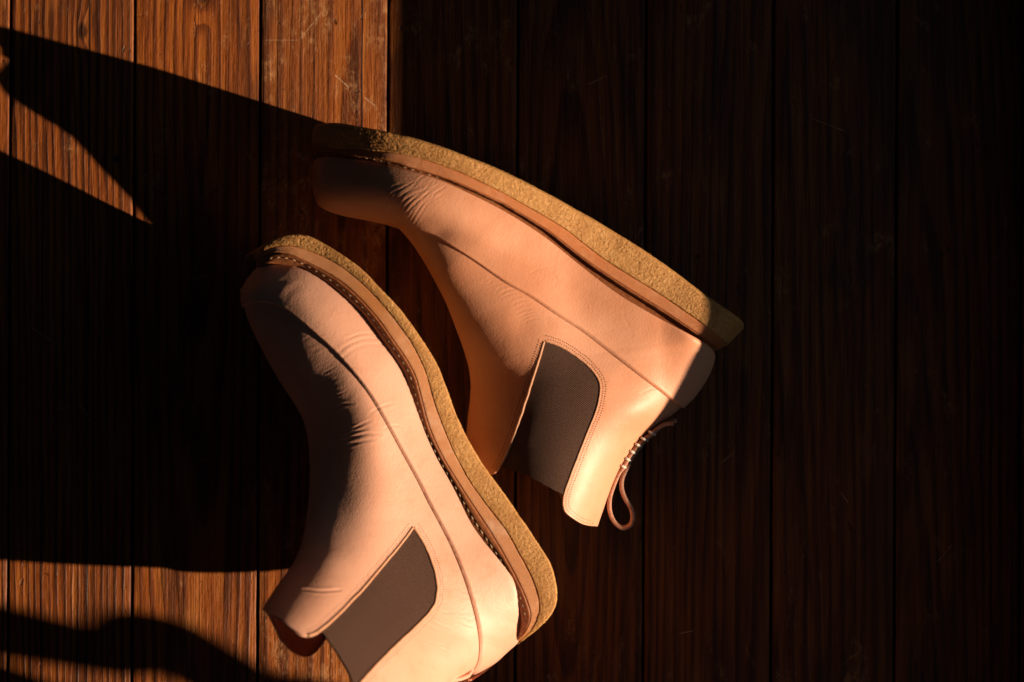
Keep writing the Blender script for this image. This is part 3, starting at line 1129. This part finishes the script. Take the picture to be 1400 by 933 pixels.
KA = [
    (430.5, 247, 431, 229, 0, 50, 0.88, 0.6, 2.1),
    (431, 258, 431.5, 220, 11, 50, 0.88, 0.6, 2.1),
    (433, 268, 436, 215.5, 18, 50, 0.88, 0.6, 2.1),
    (441, 281, 450, 213, 25, 50, 0.88, 0.6, 2.1),
    (464, 290, 476, 215, 32, 51, 0.88, 0.6, 2.1),
    (503, 297, 513, 220, 41, 52, 0.88, 0.62, 2.1),
    (536, 306, 560, 233, 45.8, 55, 0.88, 0.64, 2),
    (558, 327, 603, 246, 49.7, 54, 0.88, 0.68, 1.9),
    (577, 354, 650, 267, 47.4, 55, 0.88, 0.68, 1.75),
    (594, 384, 697, 291, 43.5, 55, 0.88, 0.68, 1.62),
    (609, 413, 748, 324, 43.6, 48.9, 0.88, 0.68, 1.54),
    (622, 446, 800, 365, 43, 41.9, 0.88, 0.66, 1.48),
    (633, 476, 851, 403, 39.5, 38.7, 0.88, 0.64, 1.43),
    (640, 500, 903, 434, 37, 36.4, 0.88, 0.55, 1.38),
    (642.5, 516, 946, 460, 35.5, 35.2, 0.8, 0.48, 1.32),
    (643.5, 528, 967, 474, 36.5, 34, 0.48, 0.46, 1.32),
    (643, 536, 974.5, 483, 36.5, 34, 0.26, 0.45, 1.32),
    (642.5, 545, 974, 494, 36.5, 34, 0.14, 0.45, 1.32),
    (641.5, 555, 966, 514, 36.5, 34, 0.05, 0.46, 1.32),
    (640, 567, 950, 538, 36.5, 34, 0, 0.48, 1.32),
    (639, 577, 930, 558.5, 36.5, 34, 0, 0.5, 1.32),
    (638, 587, 907, 577, 36.5, 34, 0, 0.53, 1.32),
    (637, 597, 889, 591, 36.5, 34, 0, 0.56, 1.32),
    (637, 607, 873, 607, 36.5, 34, 0, 0.58, 1.32),
    (638, 617, 855, 632, 36.5, 34, 0, 0.6, 1.32),
    (641, 628, 841, 658, 36.5, 34, 0, 0.62, 1.32),
    (646, 639, 829, 687, 37, 34, 0, 0.63, 1.32),
    (655, 650, 817.5, 719, 37, 34, 0, 0.63, 1.32),
    (668, 668, 806, 752, 37, 34, 0, 0.63, 1.32),
]
rA = random.Random(3)
creA = []
for i in range(12):
    x0, y0 = 508 + i * 5.4, 291 + i * 1.5
    L = rA.uniform(0.75, 1.1)
    bend = rA.uniform(-3, 3)
    creA.append(([(x0, y0), (x0 + 8 * L, y0 - 15 * L), (x0 + 21 * L + bend, y0 - 32 * L), (x0 + 42 * L, y0 - 44 * L)], rA.uniform(0.03, 0.10), rA.uniform(1.0, 1.6)))
for i in range(9):
    x0, y0 = 545 + i * 6 + rA.uniform(-3, 3), 268 + rA.uniform(-16, 22)
    creA.append(([(x0, y0), (x0 + 9, y0 - 11), (x0 + 22, y0 - 19)], 0.07, 1.4))
for i in range(16):
    t = i / 15
    x0, y0 = 668 + 60 * t + rA.uniform(-3, 3), 384 + 62 * t ** 1.3 + rA.uniform(-4, 4)
    creA.append(([(x0 - 7, y0 + 3), (x0 + 3, y0 - 2), (x0 + 15, y0 - 4)], rA.uniform(0.02, 0.06), 1.5))
creA += [([(757, 392), (760, 384), (756, 376), (748, 371)], 0.05, 1.5), ([(720, 376), (735, 368), (752, 364), (768, 366)], 0.05, 1.6),
         ([(852, 425), (856, 440), (864, 452), (862, 466)], 0.05, 1.5), ([(875, 540), (890, 532), (910, 530)], 0.06, 1.6)]
ZSA = 1.10


def LIFT_A(q):
    # the front of this shaft is rolled up off the floor
    dx, dy = q[..., 0] - 431, q[..., 1] - 228
    n_ = -0.422 * dx + 0.907 * dy
    return 27 * st(n_, 0, 130) * (1 - st(q[..., 0], 690, 945)) * st(q[..., 0], 500, 585) + 7 * st(q[..., 0], 770, 900) + 6 * st(q[..., 0], 900, 965)


upA = Upper(KA, lift=LIFT_A, zs=ZSA, expo=2.15, creases=creA, dents=[(560, 290, 20, 16, 1.0), (600, 318, 18, 12, -0.9), (715, 440, 20, 30, -0.8), (655, 330, 25, 16, 0.6), (860, 560, 30, 20, 0.6)], seed=3.1)

front_edge_A = catmull([(744, 467), (738, 487), (732, 506), (720, 543), (706, 585), (694, 616), (684, 636), (679, 644)], 6)
back_edge_A = catmull([(770, 690), (771, 678), (777, 660), (785, 639), (802, 595), (813, 568), (819, 547), (820, 523), (806, 502), (785, 485), (765, 473), (745, 466)], 6)
back_tip_A = catmull([(818, 720), (806, 719), (795, 716), (782, 708), (773, 700), (770, 690)], 6)
front_tip_A = catmull([(679, 644), (674, 649), (667, 650), (655, 644), (640, 640)], 6)
holeA = np.concatenate([front_edge_A, front_tip_A, [(560, 690), (560, 840), (900, 840), (900, 760)], back_tip_A, back_edge_A])
gore_botA = [(640, 634), (690, 641), (720, 650), (744, 663), (771, 677), (800, 690)]
seamA = catmull([(520, 303), (546, 306), (572, 313), (602, 327), (639, 350), (690, 386), (725, 406), (766, 434), (800, 456), (840, 487), (881, 519), (932, 558)], 6)
dress(bootA, upA, holeA, gore_botA, seamA, LEATHER, GORE_A, -1)
upA.kd()


def bead(surf, line, name, rad, lift, parent, mat):
    P, N = surf.at(arclen_resample(line, int(len(line) * 2)))
    # light smoothing of the sampled path
    for _ in range(4):
        P[1:-1] = (P[:-2] + 2 * P[1:-1] + P[2:]) / 4
        N[1:-1] = (N[:-2] + 2 * N[1:-1] + N[2:]) / 4
    return tube(name, P + N * lift, rad, mat, parent, nseg=8, up=N)


bead(upA, front_edge_A, 'gore_edge_piping', 0.85 * MM, -0.25 * MM, bootA, EDGE)
bead(upA, back_edge_A[8:], 'gore_edge_piping', 0.6 * MM, -0.40 * MM, bootA, EDGE)


def stitch_rows(surf, lines, parent, pitch, length, radius):
    runs = [run_on(surf, L, pitch, -0.05 * MM) for L in lines]
    return stitches('gore_stitching', runs, HOLE, parent, length, radius)


fe = arclen_resample(front_edge_A, 90)
be = arclen_resample(np.concatenate([back_tip_A, back_edge_A]), 160)
stitch_rows(upA, [offset_line(fe, 3.4)[2:], offset_line(fe, 7.2)[:], offset_line(be, 3.4)[4:-2], offset_line(be, 7.2)[6:]], bootA, 3.3, 0.95 * MM, 0.33 * MM)

R0A = [(428, 204), (427, 188), (430, 175), (440, 170), (464, 169), (500, 175), (539, 183), (564, 189), (603, 201), (641, 215), (680, 231), (720, 250), (766, 274.5), (834, 314), (903, 358), (971, 408), (1003, 430), (1015, 441), (1016, 450)]
R1A = [(428, 206), (430, 204), (445, 203), (500, 206), (536, 209), (577, 217), (629, 236), (680, 260), (697, 269), (766, 309), (800, 335), (834, 360), (903, 403), (954, 438), (982, 460), (992, 469), (995, 472)]
R2A = [(429, 211), (440, 208.5), (474, 211), (513, 216.5), (539, 222), (560, 229), (603, 242), (629, 252), (680, 275), (697, 284), (749, 316), (800, 356), (851, 390), (903, 423), (954, 457), (974, 471), (982, 479)]
R3A = [(431, 216), (448, 213), (474, 215.5), (513, 220.5), (539, 227), (560, 234), (603, 247), (650, 268), (697, 292), (748, 325), (800, 366), (851, 404), (903, 435), (954, 466), (973, 480)]
wsA = [(0, 40), (0.1, 44), (0.22, 51), (0.34, 51), (0.5, 44), (0.64, 38), (0.85, 35.5), (1, 35)]
zcA = [(0, 50), (0.34, 52), (0.5, 49), (0.66, 43), (0.85, 39.5), (1, 39)]
crepeA, weltA = build_sole(bootA, R0A, R1A, R2A, R3A, wsA, zcA, 0.0, (0, 0), 3.3, strip=0.25, ends=(0.2, 0.08), zs=ZSA, tdrop=5.0, mid=MIDSOLE_DARK)
fuzz(bootA, crepeA, 14000, 5)


# pull loop: one suede strap lying down the back, doubled into a loop
def ribbon(name, pts, zs, width, thick, mat, parent):
    """pts px polyline; strap stands on its edge: width along Z"""
    L = catmull(np.c_[np.array(pts, float), np.array(zs, float)], 8)
    P = world(L[:, :2], L[:, 2] * MM)
    return tube(name, P, 1.0, mat, parent, nseg=14, flat=(thick / 2, width / 2))


strap_back = [(920, 578.5), (908, 580.5), (899, 585), (889.5, 593), (879, 601.5), (870.5, 610), (863, 619.5), (857.5, 628), (852.5, 638)]
ribbon('pull_loop', strap_back + [(846.5, 646), (840, 660), (833.5, 680), (833.5, 698), (839.5, 713), (850, 721.5), (860.5, 719), (865, 709), (863, 696),
                                  (855, 682), (850, 669), (850, 656), (854.5, 644), (859, 636)],
       [60] * 9 + [59, 58, 57, 56, 56, 56, 56, 57, 57, 58, 58, 58, 58, 57], 9 * MM, 3.0 * MM, STRAP, bootA)
ribbon('strap_tab', [(924, 575), (905, 582), (893, 592), (882, 602), (873.5, 612), (866, 622), (860, 632), (856, 640)], [52] * 8, 9 * MM, 2.6 * MM, STRAP, bootA)
for (x, y) in [(851.5, 637), (857.5, 627), (864, 617), (871.5, 607.5), (880, 599.5), (890.5, 591)]:
    q = np.array([(x - 5, y - 2.5), (x - 2.5, y - 0.5), (x + 1.5, y + 1.5), (x + 5.0, y + 3.5)])
    z = np.array([55.0, 65.6, 65.6, 58.0])
    L = catmull(np.c_[q, z], 5)
    tube('lacing_stitch', world(L[:, :2], L[:, 2] * MM), 0.85 * MM, GREY_THREAD, bootA, nseg=8)

# ------------------------------------------------------------------ lower boot in the picture
bootB = empty('ankle_boot')
bootB['label'] = 'lower boot, its heel loop and shaft cut off by the picture edge'
bootB['category'] = 'boot'
bootB['group'] = 'pair of tan leather ankle boots on the floor'

KB = [
    (332, 405, 334.5, 394, 0.0, 48, .88, .55),
    (332.5, 413, 338, 387, 10, 48, .88, .55),
    (334, 420, 343.5, 379.5, 18, 48, .88, .55),
    (336.5, 430, 353, 368, 26, 49, .88, .55),
    (342, 445, 372, 358.5, 34, 50, .88, .56),
    (352, 466, 399, 359, 40, 51, .88, .57),
    (367, 495, 424, 369.5, 45, 52, .88, .58),
    (384, 524, 449, 386, 48, 52, .88, .59),
    (399, 547, 475, 406, 49.5, 52, .88, .60),
    (411, 567, 500, 429.5, 49.5, 52, .88, .60),
    (418, 586, 523, 460, 49, 51, .88, .60),
    (421.5, 606, 542, 486, 47, 50, .88, .60),
    (423, 628, 563, 537, 45, 49, .88, .60),
    (423.5, 647, 577, 584, 42, 47, .88, .60),
    (423, 666, 595, 625, 40, 46, .88, .60),
    (421.5, 686, 618, 666, 38, 45, .88, .60),
    (419, 706, 641, 712, 36.5, 44, .88, .60),
    (416, 726, 661, 741, 36, 43, .88, .60),
    (412.5, 743, 684, 771, 36, 43, .86, .60),
    (407, 757, 704, 802, 36, 43, .78, .60),
    (402, 768, 714, 834, 36, 43, .56, .60),
    (396, 777, 715, 858, 36, 43, .28, .59),
    (390, 786, 707, 875, 36, 43, .10, .58),
    (384, 794, 692, 889, 36, 43, 0, .57),
    (378, 802, 676, 903.5, 36, 43, 0, .57),
    (372, 811, 657, 915, 36, 43, 0, .56),
    (366, 820, 639, 923.5, 36, 43, 0, .56),
    (361, 828, 618, 938, 36, 43, 0, .55),
    (357, 838, 597, 956, 36, 43, 0, .55),
    (359, 852, 577, 977, 36, 43, 0, .55),
    (368, 868, 558, 1001, 36, 43, 0, .55),
    (384, 890, 538, 1030, 36, 43, 0, .55),
    (400, 912, 520, 1056, 36, 43, 0, .55),
]
rB = random.Random(8)
creB = []
for i in range(14):
    t = i / 13
    x0, y0 = 424 + 46 * t + rB.uniform(-2, 2), 458 + 78 * t + rB.uniform(-3, 3)
    e0, e1 = rB.uniform(0.5, 1.3), rB.uniform(0.4, 1.5)
    creB.append(([(x0 - 12 * e0, y0 + rB.uniform(4, 9)), (x0, y0 + 1), (x0 + 14 * e1, y0 - rB.uniform(1, 7))], rB.uniform(0.005, 0.055), rB.uniform(1.2, 2.6)))
creB += [([(462, 484), (476, 472), (496, 465), (522, 464)], 0.11, 2.4), ([(466, 492), (482, 479), (502, 472), (526, 473)], 0.08, 2.4), ([(472, 466), (492, 458), (512, 458)], 0.14, 2.0),
         ([(468, 604), (486, 597), (505, 593), (520, 594)], 0.22, 1.9), ([(470, 598), (488, 590), (503, 586)], 0.16, 1.8), ([(474, 610), (494, 604), (512, 601)], 0.16, 1.8),
         ([(482, 588), (496, 580), (508, 575)], 0.14, 1.7), ([(455, 560), (470, 553), (484, 552)], 0.14, 1.8), ([(415, 806), (440, 809), (466, 807)], 0.30, 1.7),
         ([(505, 566), (520, 557), (536, 552)], 0.12, 1.7), ([(522, 588), (536, 582), (548, 584)], 0.08, 1.7),
         ([(376, 398), (386, 388), (400, 380)], 0.06, 4.0), ([(388, 412), (398, 400), (414, 392)], 0.06, 4.0)]
for i in range(16):
    x0, y0 = 600 + rB.uniform(-22, 42), 830 + rB.uniform(-50, 66)
    creB.append(([(x0, y0), (x0 + rB.uniform(5, 12), y0 + rB.uniform(2, 8)), (x0 + rB.uniform(14, 22), y0 + rB.uniform(0, 12))], 0.06, 1.5))
def LIFT_B(q):
    # this boot leans over the other one: heel and shaft stand clear of the floor
    dx, dy = q[..., 0] - 350, q[..., 1] - 356
    n_ = -0.816 * dx + 0.577 * dy
    e_ = 0.36 * 25 * np.log1p(np.exp(np.clip((n_ - 85) / 25, -20, 20)))
    n_ = 0.20 * n_ + 0.80 * 30 * np.log1p(np.exp(np.clip(n_ / 30, -20, 20)))
    return 8 + 0.022 * (0.577 * dx + 0.816 * dy) + 0.24 * n_ + e_


ROLL_B = R(30)
ZSB = 1.0
# (half depth, crest height, crest position, exponent) along the boot: a fuller instep whose left flank turns away from the sun
KB_SHAPE = [(0, 48, .55, 2.0), (10, 57, .55, 2.0), (17, 64, .56, 2.0), (25, 71, .58, 1.9), (33, 79, .62, 1.75), (42, 86, .64, 1.6), (49, 92, .66, 1.5), (53, 96, .66, 1.45),
            (55, 98, .66, 1.45), (55, 98, .64, 1.42), (55, 98, .63, 1.4), (55, 97, .62, 1.38), (54, 95, .61, 1.38), (53, 92, .60, 1.4), (52, 89, .56, 1.4), (51, 86, .50, 1.4),
            (50, 83, .45, 1.4), (49, 81, .41, 1.4), (48, 80, .37, 1.4), (47, 79, .34, 1.42), (46, 78, .32, 1.45), (45, 77, .31, 1.5), (44, 77, .30, 1.5), (44, 77, .30, 1.55)]
KB = [(a, b, c, d) + tuple([KB_SHAPE[min(i, 23)][0], KB_SHAPE[min(i, 23)][1] - KB_SHAPE[min(i, 23)][0]]) + (k, KB_SHAPE[min(i, 23)][2] + 0.004 * max(0, i - 23), KB_SHAPE[min(i, 23)][3])
      for i, (a, b, c, d, h, z, k, pm_) in enumerate(KB)]
upB = Upper(KB, feather=0.85, pull=0.3, flat_hidden=0.50, lift=LIFT_B, zs=ZSB, expo=1.9, roll=ROLL_B, rolldir=(-0.85, 0.53), low=(0.74, -26, 92), creases=creB, dents=[(500, 600, 34, 28, 0.8), (462, 690, 26, 40, -0.8), (448, 770, 26, 22, 0.8)], seed=9.4)

front_edge_B = catmull([(565, 721), (548, 744), (527, 769), (494, 808), (461, 841), (440, 860), (430, 867), (422, 869.5)], 6)
front_tip_B = catmull([(422, 869.5), (412, 867), (396, 857), (384, 846), (370, 840), (356, 834), (340, 832)], 6)
back_edge_B = catmull([(476, 968), (478, 955), (485, 943), (496, 930), (514, 910), (540, 884), (567, 858), (588, 836), (596.5, 820), (597.5, 794), (590, 766), (580, 743), (566, 721)], 6)
holeB = np.concatenate([front_edge_B, front_tip_B, [(300, 840), (300, 1150), (580, 1150), (530, 1040), (500, 1015), (484, 995), (477, 978)], back_edge_B])
gore_botB = [(415, 850), (442, 864), (461, 890), (475, 913), (484, 933), (500, 962)]
seamB = catmull([(320, 428), (336, 420.5), (348.5, 415), (366, 415), (385, 421), (405, 435), (431, 457), (459, 483), (485, 513), (505, 540), (521, 567), (543, 607), (570, 656), (586, 688), (603, 720),
                 (619, 752), (636, 795), (648.5, 838), (655, 874), (653.5, 903), (644, 920), (634, 930)], 6)
dress(bootB, upB, holeB, gore_botB, seamB, LEATHER_SUNLIT, GORE_B, -1)
upB.kd()
bead(upB, front_edge_B, 'gore_edge_piping', 0.95 * MM, -0.2 * MM, bootB, EDGE)
bead(upB, back_edge_B[6:], 'gore_edge_piping', 0.75 * MM, -0.35 * MM, bootB, EDGE)
fe = arclen_resample(front_edge_B, 90)
be = arclen_resample(back_edge_B, 130)
stitch_rows(upB, [offset_line(fe, 4.2)[2:], offset_line(fe, 8.0), offset_line(be, 4.0)[:-2], offset_line(be, 7.6)], bootB, 3.3, 0.9 * MM, 0.26 * MM)

R0B = [(351, 361), (351, 352), (355, 342), (364, 333), (376, 326.5), (397, 321), (416, 321), (430, 326), (454, 339), (490, 364), (521, 395), (547, 423), (572, 457), (598, 498), (611, 531), (624, 565), (641, 601),
       (664, 639), (685, 668), (710, 704), (737, 743), (754, 772), (761.5, 800), (762, 822), (754, 841), (738, 858), (722, 871), (715, 876)]
R1B = [(350, 363), (353, 352), (362, 343), (378, 337), (395, 336), (410, 339), (433, 347), (454, 357), (485, 378), (511, 403), (536, 431), (562, 467), (580, 503), (590, 535), (598, 562), (609, 591), (624, 625),
       (649, 668), (674, 701), (690, 722), (708, 753), (727, 789), (736, 815), (737, 839), (727, 861), (714, 874), (711, 876.5)]
R2B = [(350, 366), (354, 358), (362, 350), (376, 346), (393, 347.5), (413, 356), (433, 366), (464, 384.5), (490, 407), (516, 436), (536, 464), (554, 490), (568, 516), (577, 550), (588, 588), (605, 625), (628, 663),
       (654, 703), (668, 724), (687, 756), (708, 795), (721, 825), (725, 845), (718, 864), (708, 875), (706, 877)]
R3B = [(347, 374), (354, 366), (364, 359), (380, 355.5), (400, 358), (421, 366.5), (449, 384.5), (475, 405), (500, 429), (523, 459), (541, 485), (555, 508), (564, 537), (577, 583), (595, 624), (618, 665),
       (641, 711), (661, 740), (683, 770), (702, 802), (713, 836), (714, 858), (706, 874), (704, 876)]
wsB = [(t_, w_ * 0.93) for t_, w_ in wsA]
zcB = zcA
crepeB, weltB = build_sole(bootB, R0B, R1B, R2B, R3B, wsB, zcB, ROLL_B, (-0.85, 0.53), 7.7, strip=0.52, ends=(0.10, 0.14), lift=LIFT_B, zs=ZSB, tdrop=2.9, deep=0.62)
fuzz(bootB, crepeB, 8000, 6)
# its loop, at the picture's lower edge
loopB = [(645, 913), (637, 922), (627, 926), (615, 929), (604, 935), (597, 944), (588, 958), (584, 972), (588, 980), (596, 974), (602, 958)]
ribbon('pull_loop', loopB, [float(LIFT_B(np.array(q, float))) + 40 for q in loopB], 11 * MM, 3.2 * MM, LEATHER_SUNLIT, bootB)
for (x, y) in [(621, 927.5), (609, 932)]:
    q = np.array([(x - 4, y - 4), (x - 2, y - 1), (x + 1.5, y + 1.5), (x + 3, y + 5)])
    L = catmull(np.c_[q, np.array([44.0, 53.5, 53.5, 46]) - 8 + float(LIFT_B(np.array([x, y], float)))], 5)
    tube('lacing_stitch', world(L[:, :2], L[:, 2] * MM), 0.8 * MM, GREY_THREAD, bootB, nseg=8)


# ------------------------------------------------------------------ unseen plant added beyond the low wall, its leaves shaped to shade the floor
LEAF = plain('leaf_green', (0.05, 0.10, 0.03), 0.5, 300)
CLAY = plain('terracotta', (0.30, 0.13, 0.07), 0.8, 200)
SOIL = plain('caster_soil', (0.03, 0.02, 0.015), 0.95, 400)
PX, PY = 0.74, -0.56
plant = empty('shadow_caster_plant', (PX, PY, -0.02))
plant['label'] = 'unseen plant added beyond the low wall, leaves shaped to cast the floor shadow'
plant['category'] = 'plant'
bm = bmesh.new()
prof_ = [(0.0, 0.0), (0.036, 0.0), (0.040, 0.004), (0.050, 0.072), (0.056, 0.072), (0.057, 0.090), (0.052, 0.090), (0.047, 0.078), (0.0, 0.078)]
pv_ = [[bm.verts.new((r_ * math.cos(a), r_ * math.sin(a), z_)) for a in [2 * math.pi * k / 32 for k in range(32)]] for r_, z_ in prof_[1:-1]]
for a_, b_ in zip(pv_[:-1], pv_[1:]):
    for k in range(32):
        bm.faces.new((a_[k], a_[(k + 1) % 32], b_[(k + 1) % 32], b_[k]))
bm.faces.new(pv_[0][::-1])
me = bpy.data.meshes.new('caster_pot')
bm.to_mesh(me)
bm.free()
me.materials.append(CLAY)
po = bpy.data.objects.new('caster_pot', me)
C.objects.link(po)
po.parent = plant
ang = [2 * math.pi * k / 32 for k in range(32)]
mesh_obj('caster_soil', [(0.0475 * math.cos(a), 0.0475 * math.sin(a), 0.079 + 0.0015 * math.sin(5 * a)) for a in ang], [tuple(range(32))], SOIL, plant)
base = np.array([PX, PY, 0.058])


def leaf_from_shadow(spine, widths, X):
    """a lance leaf hanging in the light at x = X whose shadow falls along the given floor line"""
    sp = catmull(np.c_[np.array(spine, float), np.array(widths, float)], 7)
    f = np.c_[(sp[:, 0] - 700) * S, (466.5 - sp[:, 1]) * S, np.zeros(len(sp))]
    d = np.array(SUN_DIR)
    xs = X + 0.012 * np.sin(np.linspace(0, 2.5, len(sp)))
    P = f + d[None, :] * ((xs - f[:, 0]) / d[0])[:, None]
    P = P - base * 0
    T = np.gradient(P, axis=0)
    T /= np.linalg.norm(T, axis=1, keepdims=True)
    side = np.cross(T, d)
    side /= np.linalg.norm(side, axis=1, keepdims=True)
    nrm = np.cross(side, T)
    V = []
    wv_ = sp[:, 2] * S
    cols = (-1, -0.6, -0.25, 0, 0.25, 0.6, 1)
    for layer in (0.0003, -0.0003):
        for u in cols:
            V.append(P + side * (wv_ * u / 2)[:, None] + nrm * (layer + wv_ * 0.16 * abs(u))[:, None])
    V = np.stack(V, 1)
    n, m = V.shape[:2]
    idx = np.arange(n * m).reshape(n, m)
    k = len(cols)
    ring_ = list(range(k)) + list(range(2 * k - 1, k - 1, -1))
    F = []
    for i in range(n - 1):
        for a in range(len(ring_)):
            b = (a + 1) % len(ring_)
            F.append((idx[i, ring_[a]], idx[i, ring_[b]], idx[i + 1, ring_[b]], idx[i + 1, ring_[a]]))
    F = [tuple(int(q) for q in f_) for f_ in F]
    o = mesh_obj('caster_leaf', V.reshape(-1, 3) - np.array([PX, PY, -0.02]), F, LEAF, plant)
    # stalk down into the pot
    e = P[-1]
    st_ = catmull([P[-3], e, (e + base) / 2 + np.array([0.012, 0.0, 0.0]), base + np.array([0.0, 0, -0.004])], 8)
    tube('caster_stalk', st_ - np.array([PX, PY, -0.02]), 0.0015, LEAF, plant, nseg=6)


leaf_from_shadow([(-330, 755), (-150, 788), (0, 808), (110, 832), (184, 846), (232, 832), (272, 852), (312, 876), (356, 902), (425, 922), (540, 975), (660, 1040)],
                 [5, 80, 70, 58, 54, 62, 60, 58, 54, 80, 110, 8], 0.700)
leaf_from_shadow([(-400, 880), (-200, 885), (0, 895), (80, 925), (150, 975)], [5, 90, 100, 80, 8], 0.712)
leaf_from_shadow([(-420, 1000), (-200, 1010), (0, 1020), (200, 1040), (420, 1070)], [5, 90, 120, 90, 10], 0.725)
